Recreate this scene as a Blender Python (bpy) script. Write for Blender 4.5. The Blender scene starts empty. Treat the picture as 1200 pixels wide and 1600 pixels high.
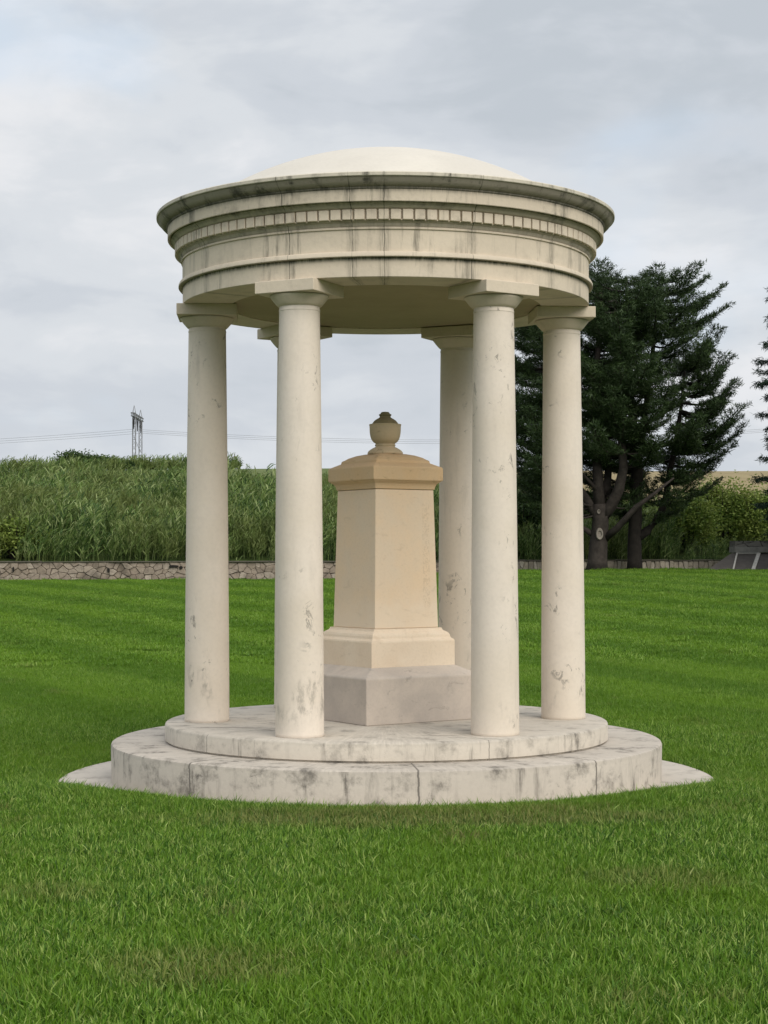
import bpy, bmesh, math, random
import numpy as np
from mathutils import Vector, Matrix, noise as mnoise
random.seed(7); RNG = np.random.default_rng(11)
R = math.radians
scene = bpy.context.scene

# ------------------------------------------------------------------ camera
FPX, CAMD, EYE = 2729.4, 12.839, 1.6        # focal length in photo pixels, distance, eye height
cam_d = bpy.data.cameras.new('camera'); cam = bpy.data.objects.new('camera', cam_d)
scene.collection.objects.link(cam); scene.camera = cam
cam_d.sensor_fit = 'VERTICAL'; cam_d.sensor_height = 24.0
cam_d.lens = FPX / 1600 * 24.0
cam_d.clip_end = 6000
cam.rotation_mode = 'XYZ'
cam.location = (0, -CAMD, EYE)
cam.rotation_euler = (R(90) + 0.0257, R(0.1), 0.0012)
scene.render.resolution_x = 768; scene.render.resolution_y = 1024

# ------------------------------------------------------------------ light
SUN_EL, SUN_AZ = R(36), R(146)     # azimuth clockwise from +Y : behind the camera, to the right
world = bpy.data.worlds.new('World'); scene.world = world; world.use_nodes = True
def build_world():
    nt = world.node_tree; N = nt.nodes; L = nt.links
    for n in list(N): N.remove(n)
    out = N.new('ShaderNodeOutputWorld'); bg = N.new('ShaderNodeBackground')
    sky = N.new('ShaderNodeTexSky'); sky.sky_type = 'NISHITA'; sky.sun_disc = False
    sky.sun_elevation = SUN_EL; sky.sun_rotation = SUN_AZ; sky.air_density = 1.2; sky.dust_density = 2.0
    tc = N.new('ShaderNodeTexCoord')
    def noise(scale, detail, mapscale, loc, rough=.55, dist=0.):
        m = N.new('ShaderNodeMapping'); m.inputs['Scale'].default_value = mapscale; m.inputs['Location'].default_value = loc
        L.new(tc.outputs['Generated'], m.inputs['Vector'])
        n = N.new('ShaderNodeTexNoise'); n.inputs['Scale'].default_value = scale; n.inputs['Detail'].default_value = detail
        n.inputs['Roughness'].default_value = rough; n.inputs['Distortion'].default_value = dist
        L.new(m.outputs[0], n.inputs['Vector']); return n.outputs['Fac']
    def ramp(src, stops):
        r = N.new('ShaderNodeValToRGB'); cr = r.color_ramp; cr.interpolation = 'EASE'
        cr.elements[0].position, cr.elements[0].color = stops[0][0], (*stops[0][1], 1)
        cr.elements[1].position, cr.elements[1].color = stops[-1][0], (*stops[-1][1], 1)
        for p, c in stops[1:-1]:
            e = cr.elements.new(p); e.color = (*c, 1)
        L.new(src, r.inputs[0]); return r.outputs[0]
    # clouds : soft bright and grey-lavender masses, colours are multiplied by the strength below
    K = 11.2
    big = noise(3.2, 5, (1, 1, 2.0), (4.4, 4.4, .3), .55, .4)
    fine = noise(9, 6, (1, 1, 2.6), (1.7, .3, 2.1), .55, .3)
    mx = N.new('ShaderNodeMix'); mx.data_type = 'FLOAT'; mx.inputs[0].default_value = .36
    L.new(big, mx.inputs[2]); L.new(fine, mx.inputs[3])
    cloud = ramp(mx.outputs[0], [(.38, (.41*K, .445*K, .485*K)), (.455, (.47*K, .50*K, .54*K)), (.52, (.53*K, .555*K, .585*K)), (.60, (.615*K, .625*K, .645*K))])
    hole = noise(4.2, 5, (1, 1, 1.8), (3.3, 5.2, 2.9), .5, .3)
    cover = ramp(hole, [(.54, (1, 1, 1)), (.72, (.55, .55, .55))])
    m2 = N.new('ShaderNodeMix'); m2.data_type = 'RGBA'
    L.new(cover, m2.inputs[0]); 
    blue = N.new('ShaderNodeMix'); blue.data_type = 'RGBA'; blue.inputs[0].default_value = .75
    blue.inputs[7].default_value = (.50*K, .62*K, .76*K, 1)
    L.new(sky.outputs[0], blue.inputs[6])
    L.new(blue.outputs[2], m2.inputs[6]); L.new(cloud, m2.inputs[7])
    # an overcast sky is brighter overhead than at the horizon
    sp = N.new('ShaderNodeSeparateXYZ'); L.new(tc.outputs['Generated'], sp.inputs[0])
    mr = N.new('ShaderNodeMapRange'); mr.inputs[1].default_value = .30; mr.inputs[2].default_value = 1.0; mr.inputs[3].default_value = 1.0; mr.inputs[4].default_value = 1.85
    L.new(sp.outputs[2], mr.inputs[0])
    vm = N.new('ShaderNodeVectorMath'); vm.operation = 'SCALE'; L.new(m2.outputs[2], vm.inputs[0]); L.new(mr.outputs[0], vm.inputs['Scale'])
    L.new(vm.outputs[0], bg.inputs['Color']); bg.inputs['Strength'].default_value = .10
    L.new(bg.outputs[0], out.inputs[0])
build_world()
sd = bpy.data.lights.new('sun', 'SUN'); sun = bpy.data.objects.new('sun', sd); scene.collection.objects.link(sun)
sd.energy = 2.0; sd.angle = R(45); sd.color = (1.0, .93, .83)
_d = Vector((math.sin(SUN_AZ)*math.cos(SUN_EL), math.cos(SUN_AZ)*math.cos(SUN_EL), math.sin(SUN_EL)))
sun.rotation_euler = _d.to_track_quat('Z', 'Y').to_euler()
vs = scene.view_settings; vs.view_transform = 'Standard'; vs.look = 'None'; vs.gamma = 1; vs.exposure = .24
scene.cycles.max_bounces = 6; scene.cycles.diffuse_bounces = 4; scene.cycles.transmission_bounces = 2
scene.cycles.transparent_max_bounces = 6

# ------------------------------------------------------------------ helpers
C = scene.collection
def tag(o, label=None, cat=None, group=None, kind=None):
    if label: o['label'] = label
    if cat: o['category'] = cat
    if group: o['group'] = group
    if kind: o['kind'] = kind
    return o
def empty(name, loc=(0, 0, 0), rz=0):
    o = bpy.data.objects.new(name, None); C.objects.link(o); o.location = loc; o.rotation_euler = (0, 0, rz)
    o.empty_display_size = .2; return o
def link_mesh(name, me, mat, parent=None):
    o = bpy.data.objects.new(name, me); C.objects.link(o)
    if mat: me.materials.append(mat)
    if parent: o.parent = parent
    return o
def mesh_np(name, V, F, smooth=False):
    """V (n,3) array, F list of face tuples or (m,k) array"""
    me = bpy.data.meshes.new(name)
    V = np.asarray(V, dtype=np.float32)
    if isinstance(F, np.ndarray):
        m, k = F.shape
        me.vertices.add(len(V)); me.vertices.foreach_set('co', V.ravel())
        me.loops.add(m*k); me.loops.foreach_set('vertex_index', F.astype(np.int32).ravel())
        me.polygons.add(m); me.polygons.foreach_set('loop_start', np.arange(0, m*k, k, dtype=np.int32))
        me.update(calc_edges=True); me.validate()
    else:
        me.from_pydata([tuple(v) for v in V], [], F); me.update()
    if smooth: me.shade_smooth()
    return me
class MB:
    def __init__(s): s.v = []; s.f = []
    def add(s, V, F):
        n = len(s.v); s.v += [tuple(v) for v in V]; s.f += [tuple(i+n for i in f) for f in F]
    def box(s, lo, hi, M=None):
        x0, y0, z0 = lo; x1, y1, z1 = hi
        V = [Vector(p) for p in ((x0,y0,z0),(x1,y0,z0),(x1,y1,z0),(x0,y1,z0),(x0,y0,z1),(x1,y0,z1),(x1,y1,z1),(x0,y1,z1))]
        if M: V = [M @ v for v in V]
        s.add(V, [(0,3,2,1),(4,5,6,7),(0,1,5,4),(1,2,6,5),(2,3,7,6),(3,0,4,7)])
    def tube(s, pts, rad, n=7, cap=True):
        pts = [Vector(p) for p in pts]; rings = []
        up = Vector((0, 0, 1))
        for i, p in enumerate(pts):
            t = (pts[min(i+1, len(pts)-1)] - pts[max(i-1, 0)]).normalized()
            a = t.cross(Vector((.31, .95, .05)) if abs(t.z) > .8 else up).normalized(); b = t.cross(a)
            r = rad[i] if hasattr(rad, '__len__') else rad
            rings.append([p + r*(math.cos(2*math.pi*k/n)*a + math.sin(2*math.pi*k/n)*b) for k in range(n)])
        V = [v for rg in rings for v in rg]; F = []
        for i in range(len(pts)-1):
            for k in range(n):
                F.append((i*n+k, i*n+(k+1) % n, (i+1)*n+(k+1) % n, (i+1)*n+k))
        if cap: F.append(tuple(range(n))[::-1]); F.append(tuple((len(pts)-1)*n+k for k in range(n)))
        s.add(V, F)
    def mesh(s, name, smooth=False):
        me = bpy.data.meshes.new(name); me.from_pydata(s.v, [], s.f); me.update()
        if smooth: me.shade_smooth()
        return me
    def build(s, name, mat, parent=None, smooth=False): return link_mesh(name, s.mesh(name, smooth), mat, parent)
def lathe(name, prof, mat, parent=None, n=180, ang=35, closed=False):
    """prof: list of (r,z). sharp profile corners, smooth round the axis"""
    V = []; F = []
    for r, z in prof:
        for k in range(n):
            a = 2*math.pi*k/n; V.append((r*math.cos(a), r*math.sin(a), z))
    m = len(prof); rng = range(m if closed else m-1)
    for i in rng:
        j = (i+1) % m
        for k in range(n): F.append((i*n+k, i*n+(k+1) % n, j*n+(k+1) % n, j*n+k))
    if not closed:
        if prof[0][0] > 1e-5: F.append(tuple(range(n))[::-1])
        if prof[-1][0] > 1e-5: F.append(tuple((m-1)*n+k for k in range(n)))
    me = bpy.data.meshes.new(name); me.from_pydata(V, [], F)
    bm = bmesh.new(); bm.from_mesh(me); bmesh.ops.remove_doubles(bm, verts=bm.verts, dist=1e-5)
    bmesh.ops.recalc_face_normals(bm, faces=bm.faces)
    for f in bm.faces: f.smooth = len(f.verts) <= 4
    for e in bm.edges:
        if len(e.link_faces) == 2 and e.calc_face_angle(0) > R(ang): e.smooth = False
    bm.to_mesh(me); bm.free()
    return link_mesh(name, me, mat, parent)
def smooth01(t):
    t = np.clip(t, 0, 1); return t*t*(3-2*t)

# ------------------------------------------------------------------ materials
def new_mat(name):
    m = bpy.data.materials.new(name); m.use_nodes = True
    nt = m.node_tree; b = nt.nodes['Principled BSDF']; b.inputs['Specular IOR Level'].default_value = .25
    b.inputs['Roughness'].default_value = .85
    return m, nt, nt.nodes, nt.links, b
class G:
    """tiny node-graph helper"""
    def __init__(s, nt): s.nt = nt; s.N = nt.nodes; s.L = nt.links
    def pos(s):
        if not hasattr(s, '_p'): s._p = s.N.new('ShaderNodeNewGeometry')
        return s._p.outputs['Position']
    def obj(s):
        if not hasattr(s, '_o'): s._o = s.N.new('ShaderNodeTexCoord')
        return s._o.outputs['Object']
    def mapv(s, v, sc, loc=(0, 0, 0)):
        m = s.N.new('ShaderNodeMapping'); m.inputs['Scale'].default_value = sc; m.inputs['Location'].default_value = loc
        s.L.new(v, m.inputs[0]); return m.outputs[0]
    def noise(s, v, scale, detail=4, rough=.55, dist=0):
        n = s.N.new('ShaderNodeTexNoise'); n.inputs['Scale'].default_value = scale; n.inputs['Detail'].default_value = detail
        n.inputs['Roughness'].default_value = rough; n.inputs['Distortion'].default_value = dist
        s.L.new(v, n.inputs['Vector']); return n.outputs['Fac']
    def step(s, v, a, b, lo=0., hi=1.):
        n = s.N.new('ShaderNodeMapRange'); n.interpolation_type = 'SMOOTHSTEP'
        n.inputs[1].default_value = a; n.inputs[2].default_value = b; n.inputs[3].default_value = lo; n.inputs[4].default_value = hi
        s.L.new(v, n.inputs[0]); return n.outputs[0]
    def m(s, op, a, b=None, c=None):
        n = s.N.new('ShaderNodeMath'); n.operation = op
        for i, x in enumerate((a, b, c)):
            if x is None: continue
            if isinstance(x, (int, float)): n.inputs[i].default_value = x
            else: s.L.new(x, n.inputs[i])
        return n.outputs[0]
    def mix(s, f, a, b):
        n = s.N.new('ShaderNodeMix'); n.data_type = 'RGBA'
        for i, x in ((0, f), (6, a), (7, b)):
            if isinstance(x, (int, float)): n.inputs[i].default_value = x
            elif isinstance(x, tuple): n.inputs[i].default_value = (*x, 1)
            else: s.L.new(x, n.inputs[i])
        return n.outputs[2]
    def cyl(s, v):
        sp = s.N.new('ShaderNodeSeparateXYZ'); s.L.new(v, sp.inputs[0])
        x, y, z = sp.outputs; th = s.m('ARCTAN2', y, x)
        rr = s.m('SQRT', s.m('ADD', s.m('MULTIPLY', x, x), s.m('MULTIPLY', y, y)))
        return th, rr, z
    def comb(s, x, y, z):
        c = s.N.new('ShaderNodeCombineXYZ')
        for i, q in enumerate((x, y, z)):
            if isinstance(q, (int, float)): c.inputs[i].default_value = q
            else: s.L.new(q, c.inputs[i])
        return c.outputs[0]
    def bump(s, h, strength, dist, b):
        n = s.N.new('ShaderNodeBump'); n.inputs['Strength'].default_value = strength; n.inputs['Distance'].default_value = dist
        s.L.new(h, n.inputs['Height']); s.L.new(n.outputs[0], b.inputs['Normal'])

def lines(g, th, wob, angles, half):
    """thin radial joints at given angles (radians); returns 0..1 mask"""
    tot = None
    for a in angles:
        d = g.m('ABSOLUTE', g.m('SUBTRACT', g.m('ADD', th, wob), a))
        v = g.step(d, half*.4, half, 1., 0.)
        tot = v if tot is None else g.m('MAXIMUM', tot, v)
    return tot
def stone(name, base, dark, grime=.5, streak=.5, joints=(), jhalf=.003, warm=None, patch=0., zdark=(), bump=.25, halo=0., blot=None):
    """painted/cast stone: base colour, weather streaks running down, bands of grime and painted under-edge shade (z0 full, z1 none), joints"""
    m, nt, N, L, b = new_mat(name); g = G(nt); p = g.pos()
    th, rr, z = g.cyl(p)
    col = g.mix(g.step(g.noise(p, 1.3, 5), .35, .65), base, tuple(c*.90 for c in base) if warm is None else warm)
    col = g.mix(g.m('MULTIPLY', g.step(g.noise(p, 40, 3), .4, .7), .10), col, tuple(c*.6 for c in base))
    sv = g.comb(g.m('MULTIPLY', th, 14.), g.m('MULTIPLY', rr, 2.), g.m('MULTIPLY', z, 1.1))
    s1 = g.step(g.noise(sv, 1.6, 6, .65), .52, .74)
    sv2 = g.comb(g.m('MULTIPLY', th, 60.), g.m('MULTIPLY', rr, 3.), g.m('MULTIPLY', z, 2.5))
    s2 = g.step(g.noise(sv2, 1.0, 5, .6), .5, .8)
    st = g.m('MULTIPLY', g.m('ADD', s1, g.m('MULTIPLY', g.m('MULTIPLY', s2, s1), .9)), streak)
    nsp = N.new('ShaderNodeSeparateXYZ'); L.new(g._p.outputs['True Normal'], nsp.inputs[0])
    upr = g.step(g.m('ABSOLUTE', nsp.outputs[2]), .5, .8, 1., 0.)
    st = g.m('MULTIPLY', g.m('MULTIPLY', st, upr), g.step(g.noise(g.comb(g.m('MULTIPLY', th, 3.2), 0., g.m('MULTIPLY', z, .4)), 1.3, 3), .40, .60, .25, 1.45))
    gr = g.m('MULTIPLY', g.step(g.noise(p, 5.5, 8, .7), .48, .72), grime)
    f = g.m('ADD', st, gr)
    for z0, z1, amt in zdark:  # dark bands by height: grime plus shade painted under the mouldings
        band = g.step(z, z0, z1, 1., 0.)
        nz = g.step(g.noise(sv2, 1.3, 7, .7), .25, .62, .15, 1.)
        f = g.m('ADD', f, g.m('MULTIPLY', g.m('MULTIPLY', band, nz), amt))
    if joints:
        wob = g.m('MULTIPLY', g.m('SUBTRACT', g.noise(g.comb(0., 0., g.m('MULTIPLY', z, 1.)), 14, 5), .5), .016)
        f = g.m('ADD', f, g.m('MULTIPLY', g.m('MULTIPLY', lines(g, th, wob, joints, jhalf), g.step(g.noise(p, 6, 4), .3, .6, .2 if 'step' not in name else .9, 1.)), .7 if 'step' not in name else 1.))
        if halo:
            hz = g.m('MULTIPLY', lines(g, th, wob, joints, .035), g.step(g.noise(sv2, 2.2, 7, .7), .3, .7))
            f = g.m('ADD', f, g.m('MULTIPLY', hz, halo))
    if blot:
        zc, zh, amt = blot
        bz = g.step(g.m('ABSOLUTE', g.m('SUBTRACT', z, zc)), zh*.2, zh, 1., 0.)
        q1 = g.step(g.noise(g.mapv(p, (1, 1, .5)), 5.5, 3), .50, .62); q2 = g.step(g.noise(g.mapv(p, (1, 1, .45)), 24, 7, .7), .42, .66)
        f = g.m('ADD', f, g.m('MULTIPLY', g.m('MULTIPLY', g.m('MULTIPLY', q1, q2), bz), amt))
    if patch:
        big = g.step(g.noise(p, 2.3, 3), .49, .60)
        crk = g.step(g.noise(g.mapv(p, (1, 1, .7)), 11, 9, .78, 1.2), .565, .63)
        f = g.m('ADD', f, g.m('MULTIPLY', g.m('MULTIPLY', big, crk), patch))
    if name == 'upper_step_stone':
        for sx, sy, rx_, ry_ in ((-1.08, -.60, .30, .045), (-.93, -.70, .16, .03), (.35, -1.18, .16, .03)):
            q = N.new('ShaderNodeVectorMath'); q.operation = 'LENGTH'
            L.new(g.mapv(p, (1/rx_, 1/ry_, 0), (-sx/rx_, -sy/ry_, 0)), q.inputs[0])
            f = g.m('ADD', f, g.step(g.m('ADD', q.outputs['Value'], g.m('MULTIPLY', g.m('SUBTRACT', g.noise(p, 16, 4), .5), .8)), .6, 1.1, .42, 0.))
    f = g.m('MINIMUM', f, .93)
    L.new(g.mix(f, col, dark), b.inputs['Base Color'])
    h = g.m('SUBTRACT', g.noise(p, 26, 6, .6), g.m('MULTIPLY', f, .5)); g.bump(h, bump, .01, b)
    return m

CREAM = (.665, .575, .455); DARK = (.085, .08, .065)
def ang(xpx, r):        # angle round the axis of the point of a ring of radius r seen at photo column xpx
    a = -math.pi/2
    for _ in range(30):
        d = CAMD + r*math.sin(a); a = -math.pi/2 + math.asin(max(-1, min(1, (xpx-600)/FPX*d/r)))
    return a
JE = [ang(x, 1.49) for x in (598, 548, 449, 860, 318, 735, 905)]
M = {}
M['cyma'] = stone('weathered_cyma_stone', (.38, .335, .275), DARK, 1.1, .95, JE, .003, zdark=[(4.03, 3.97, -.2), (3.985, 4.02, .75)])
M['corona'] = stone('corona_stone', CREAM, DARK, .38, .7, JE[:5], .0025, halo=.5, zdark=[(3.985, 3.95, .5)])  # top band: grime and painted shade below the cyma
M['fillet'] = stone('rim_fillet_stone', (.60, .55, .45), DARK, .6, .75, JE, .0025)
M['frieze'] = stone('frieze_stone', CREAM, DARK, .16, .55, JE, .0022, halo=.5)
M['arch'] = stone('architrave_stone', CREAM, DARK, .16, .42, JE, .0022, halo=.45, zdark=[(3.556, 3.522, .95)])  # top band: grime plus painted shade that deepens the taenia undercut
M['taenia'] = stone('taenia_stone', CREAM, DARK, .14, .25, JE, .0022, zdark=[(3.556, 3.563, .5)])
M['shadow_bed'] = stone('bed_moulding_stone', (.56, .485, .385), DARK, .5, .5, JE, .003, zdark=[(3.915, 3.87, .7), (3.79, 3.795, .2)])  # upper band paints shade below the corona, mixed with grime
M['dent'] = stone('dentil_stone', (.665, .575, .455), DARK, .4, .4, JE, .003)
M['mould'] = stone('moulding_stone', (.56, .485, .385), DARK, .65, .65, JE, .003)
M['groove'] = stone('grimy_groove_stone', (.10, .095, .075), (.03, .03, .025), .6, .6)
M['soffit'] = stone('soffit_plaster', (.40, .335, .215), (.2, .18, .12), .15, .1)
M['dome'] = stone('dome_plaster', (.60, .56, .49), (.5, .47, .4), .05, .03, bump=.1)
M['column'] = stone('column_plaster', (.725, .645, .555), (.20, .185, .16), .05, .14, patch=.75, blot=(.66, .24, .55), warm=(.665, .585, .485), bump=.12)
M['capital'] = stone('capital_stone', (.665, .575, .455), DARK, .14, .12)
JS1 = [ang(x, 1.995) for x in (293, 650, 927)]; JS2 = [ang(x, 1.611) for x in (320, 760)]
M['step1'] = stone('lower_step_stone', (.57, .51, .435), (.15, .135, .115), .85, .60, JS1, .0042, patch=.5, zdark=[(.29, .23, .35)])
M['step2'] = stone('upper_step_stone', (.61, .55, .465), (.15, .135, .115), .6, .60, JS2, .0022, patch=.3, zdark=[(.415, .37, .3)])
M['slab'] = stone('slab_stone', (.50, .45, .385), (.16, .14, .12), .55, .2)

def ped_mat(name, c1, c2, dark, amt, marks=False):
    m, nt, N, L, b = new_mat(name); g = G(nt); p = g.pos()
    col = g.mix(g.step(g.noise(p, 3.2, 6, .6), .32, .68), c1, c2)
    col = g.mix(g.m('MULTIPLY', g.step(g.noise(p, 60, 4), .45, .7), .15), col, tuple(c*.7 for c in c1))
    v = g.noise(g.mapv(p, (1, 1, 2.2)), 7, 8, .7, .8)
    f = g.m('MULTIPLY', g.step(v, .56, .70), amt)
    if marks:
        o = g.obj(); sp = N.new('ShaderNodeSeparateXYZ'); L.new(o, sp.inputs[0]); x, y, z = sp.outputs
        sq = g.m('MULTIPLY', g.step(g.m('ABSOLUTE', g.m('SUBTRACT', x, .18)), .028, .034, 1., 0.), g.step(g.m('ABSOLUTE', g.m('SUBTRACT', z, 1.2)), .36, .40, 1., 0.))
        ch = g.step(g.noise(g.mapv(o, (1, 1, 1.)), 75, 2, .5), .50, .58)
        f = g.m('ADD', f, g.m('MULTIPLY', g.m('MULTIPLY', sq, ch), .30))
        col = g.mix(g.m('MULTIPLY', g.step(g.m('ADD', z, g.m('MULTIPLY', g.m('SUBTRACT', g.noise(p, 5, 6, .7), .5), .5)), .72, .98, 1., 0.), .55), col, (.78, .66, .52))
    L.new(g.mix(f, col, dark), b.inputs['Base Color'])
    g.bump(g.noise(p, 45, 6, .65), .25, .006, b); return m
M['ped'] = ped_mat('sandstone', (.74, .575, .40), (.70, .575, .43), (.46, .34, .22), .25, True)
M['cap'] = ped_mat('ochre_sandstone', (.62, .435, .25), (.60, .445, .275), (.27, .18, .09), .45)
M['plinth'] = ped_mat('pale_sandstone', (.72, .585, .44), (.76, .64, .50), (.42, .31, .21), .25)
M['block'] = ped_mat('grey_stone', (.44, .385, .335), (.54, .47, .40), (.27, .24, .21), .6)
M['urn'] = ped_mat('urn_stone', (.58, .455, .295), (.50, .41, .27), (.14, .11, .07), .6)
M['lid'] = ped_mat('mossy_urn_stone', (.38, .30, .18), (.20, .17, .09), (.07, .06, .035), .7)

def leaf_mat(name, cols, pscale=.35, trans=.35, patch=None, rough=.6, dry=None, mow=False):
    m, nt, N, L, b = new_mat(name); g = G(nt)
    geo = N.new('ShaderNodeNewGeometry'); oi = N.new('ShaderNodeObjectInfo')
    rnd = g.m('FRACT', g.m('ADD', geo.outputs['Random Per Island'], oi.outputs['Random']))
    r = N.new('ShaderNodeValToRGB'); cr = r.color_ramp; cr.interpolation = 'LINEAR'
    n = len(cols); cr.elements[0].position = 0; cr.elements[0].color = (*cols[0], 1); cr.elements[1].position = 1; cr.elements[1].color = (*cols[-1], 1)
    for i in range(1, n-1):
        e = cr.elements.new(i/(n-1)); e.color = (*cols[i], 1)
    L.new(rnd, r.inputs[0]); col = r.outputs[0]
    p = geo.outputs['Position']
    if patch: col = g.mix(g.step(g.noise(p, pscale, 4, .6, .4), .40, .62), col, g.mix(.55, col, patch))
    if dry:
        for (sx, sy, rx_, ry_, am) in ((.25, -2.75, 1.9, .42, .8), (-.72, -6.35, .42, .38, .65), (-2.4, -6.1, .3, .3, .5), (1.3, -4.6, .5, .35, .5), (-1.5, -4.9, .35, .3, .45)):
            q = N.new('ShaderNodeVectorMath'); q.operation = 'LENGTH'
            L.new(g.mapv(p, (1/rx_, 1/ry_, 0), (-sx/rx_, -sy/ry_, 0)), q.inputs[0])
            mk = g.step(g.m('ADD', q.outputs['Value'], g.m('MULTIPLY', g.m('SUBTRACT', g.noise(p, 4, 4), .5), 1.2)), .4, 1.1, am, 0.)
            col = g.mix(g.m('MULTIPLY', mk, g.step(rnd, .25, .6, .15, .9)), col, (.23, .215, .08))
        w = g.m('MULTIPLY', g.step(g.noise(p, 1.1, 5, .65), .56, .72), g.step(rnd, .45, .6, .1, 1.))
        col = g.mix(w, col, dry)
    if mow:
        sp = N.new('ShaderNodeSeparateXYZ'); L.new(p, sp.inputs[0])
        u = g.m('ADD', g.m('MULTIPLY', sp.outputs[1], .62), g.m('MULTIPLY', sp.outputs[0], 1.15))
        u = g.m('ADD', u, g.m('MULTIPLY', g.noise(p, .35, 3), 2.0))
        sn = g.step(g.m('SINE', g.m('MULTIPLY', u, 1.9)), -.5, .6)
        far = g.step(sp.outputs[1], -2, 10)
        col = g.mix(g.m('MULTIPLY', far, .45), col, (.152, .28, .02))
        col = g.mix(g.m('MULTIPLY', g.m('MULTIPLY', sn, far), .42), col, (.045, .125, .007))
    L.new(col, b.inputs['Base Color']); b.inputs['Roughness'].default_value = rough
    t = N.new('ShaderNodeBsdfTranslucent'); L.new(col, t.inputs['Color'])
    ms = N.new('ShaderNodeMixShader'); ms.inputs[0].default_value = trans
    L.new(b.outputs[0], ms.inputs[1]); L.new(t.outputs[0], ms.inputs[2])
    L.new(ms.outputs[0], nt.nodes['Material Output'].inputs[0]); return m
M['grass'] = leaf_mat('lawn_grass_blades', [(.018, .062, .007), (.068, .16, .013), (.11, .226, .020), (.17, .29, .034), (.37, .46, .13)], 
 .5, .25, (.125, .235, .014), .5, dry=(.22, .21, .075), mow=True)
M['reed'] = leaf_mat('reed_leaves', [(.025, .055, .016), (.06, .12, .026), (.11, .185, .042), (.18, .255, .07), (.33, .39, .17)], .33, .28, (.16, .18, .05))
M['pine'] = leaf_mat('pine_needles', [(.020, .036, .013), (.036, .064, .020), (.062, .10, .030)], .6, .12, (.03, .055, .018), .55)
M['spruce'] = leaf_mat('spruce_needles', [(.012, .03, .018), (.02, .042, .024), (.03, .055, .03)], .6, .12, None, .55)
M['bush'] = leaf_mat('bush_leaves', [(.05, .10, .02), (.13, .21, .035), (.21, .30, .055), (.34, .42, .11)], .8, .35, (.24, .27, .06))
M['darkbush'] = leaf_mat('dark_bush_leaves', [(.03, .06, .018), (.05, .09, .025), (.075, .12, .035)], .8, .3, None)
M['palebush'] = leaf_mat('pale_bush_leaves', [(.05, .075, .03), (.12, .15, .07), (.2, .23, .12)], .8, .3, None)
def ground_mat(name, c1, c2, sc=3.):
    m, nt, N, L, b = new_mat(name); g = G(nt); p = g.pos()
    f = g.step(g.noise(p, sc, 8, .65), .35, .65); L.new(g.mix(f, c1, c2), b.inputs['Base Color'])
    b.inputs['Roughness'].default_value = .95; b.inputs['Specular IOR Level'].default_value = .05; g.bump(g.noise(p, sc*12, 5), .5, .03, b); return m
M['soil'] = ground_mat('lawn_soil', (.022, .055, .006), (.035, .08, .01))
M['hill'] = ground_mat('reed_bed_soil', (.03, .05, .015), (.05, .07, .02), 1.)
def field_mat():
    m, nt, N, L, b = new_mat('dry_field'); g = G(nt); p = g.pos()
    sp = N.new('ShaderNodeSeparateXYZ'); L.new(p, sp.inputs[0])
    side = g.step(g.m('ADD', sp.outputs[0], g.m('MULTIPLY', g.noise(p, .1, 4), 8.)), 6., 14.)
    tan = g.mix(g.step(g.noise(g.mapv(p, (.25, 1.4, 1)), 1.2, 6, .7), .35, .65), (.21, .16, .085), (.28, .23, .12))
    grn = g.mix(g.step(g.noise(g.mapv(p, (.25, 1.4, 1)), 1.2, 6, .7), .35, .65), (.075, .11, .03), (.13, .15, .05))
    L.new(g.mix(side, grn, tan), b.inputs['Base Color']); b.inputs['Roughness'].default_value = .95
    g.bump(g.noise(p, 9, 5), .6, .1, b); return m
M['field'] = field_mat()
def rubble_mat(name, c1, c2, mortar, sc, stretch=(1, 1, 1)):
    m, nt, N, L, b = new_mat(name); g = G(nt); p = g.mapv(g.pos(), stretch)
    w = N.new('ShaderNodeTexNoise'); w.inputs['Scale'].default_value = 3.; L.new(p, w.inputs['Vector'])
    va = N.new('ShaderNodeVectorMath'); va.operation = 'MULTIPLY_ADD'; L.new(w.outputs['Color'], va.inputs[0]); va.inputs[1].default_value = (.22, .22, .22); L.new(p, va.inputs[2])
    v1 = N.new('ShaderNodeTexVoronoi'); v1.feature = 'DISTANCE_TO_EDGE'; v1.inputs['Scale'].default_value = sc; L.new(va.outputs[0], v1.inputs['Vector'])
    v2 = N.new('ShaderNodeTexVoronoi'); v2.inputs['Scale'].default_value = sc; L.new(va.outputs[0], v2.inputs['Vector'])
    rc = N.new('ShaderNodeSeparateColor'); L.new(v2.outputs['Color'], rc.inputs[0])
    col = g.mix(rc.outputs[0], c1, c2)
    col = g.mix(g.m('MULTIPLY', g.step(g.noise(g.pos(), 1.2, 5, .7), .5, .7), .5), col, tuple(.45*c for c in c1))
    col = g.mix(g.m('MULTIPLY', g.noise(g.pos(), 30, 4), .35), col, tuple(.5*c for c in c1))
    e = g.step(g.m('ADD', v1.outputs['Distance'], g.m('MULTIPLY', g.m('SUBTRACT', g.noise(g.pos(), 9, 5, .7), .5), .12)), -.01, .05)
    L.new(g.mix(e, mortar, col), b.inputs['Base Color'])
    g.bump(g.m('ADD', e, g.m('MULTIPLY', g.noise(g.pos(), 14, 5), .4)), .9, .05, b); return m
M['rubble'] = rubble_mat('rubble_stone', (.18, .145, .105), (.30, .245, .19), (.115, .092, .07), 3.4, (1, 1, 1.25))
M['rubble2'] = rubble_mat('upright_field_stone', (.26, .23, .17), (.44, .38, .30), (.03, .03, .02), 3.6, (1.4, 1.4, .5))
M['coping'] = stone('coping_stone', (.10, .09, .07), (.03, .035, .02), .7, .2)
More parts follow.
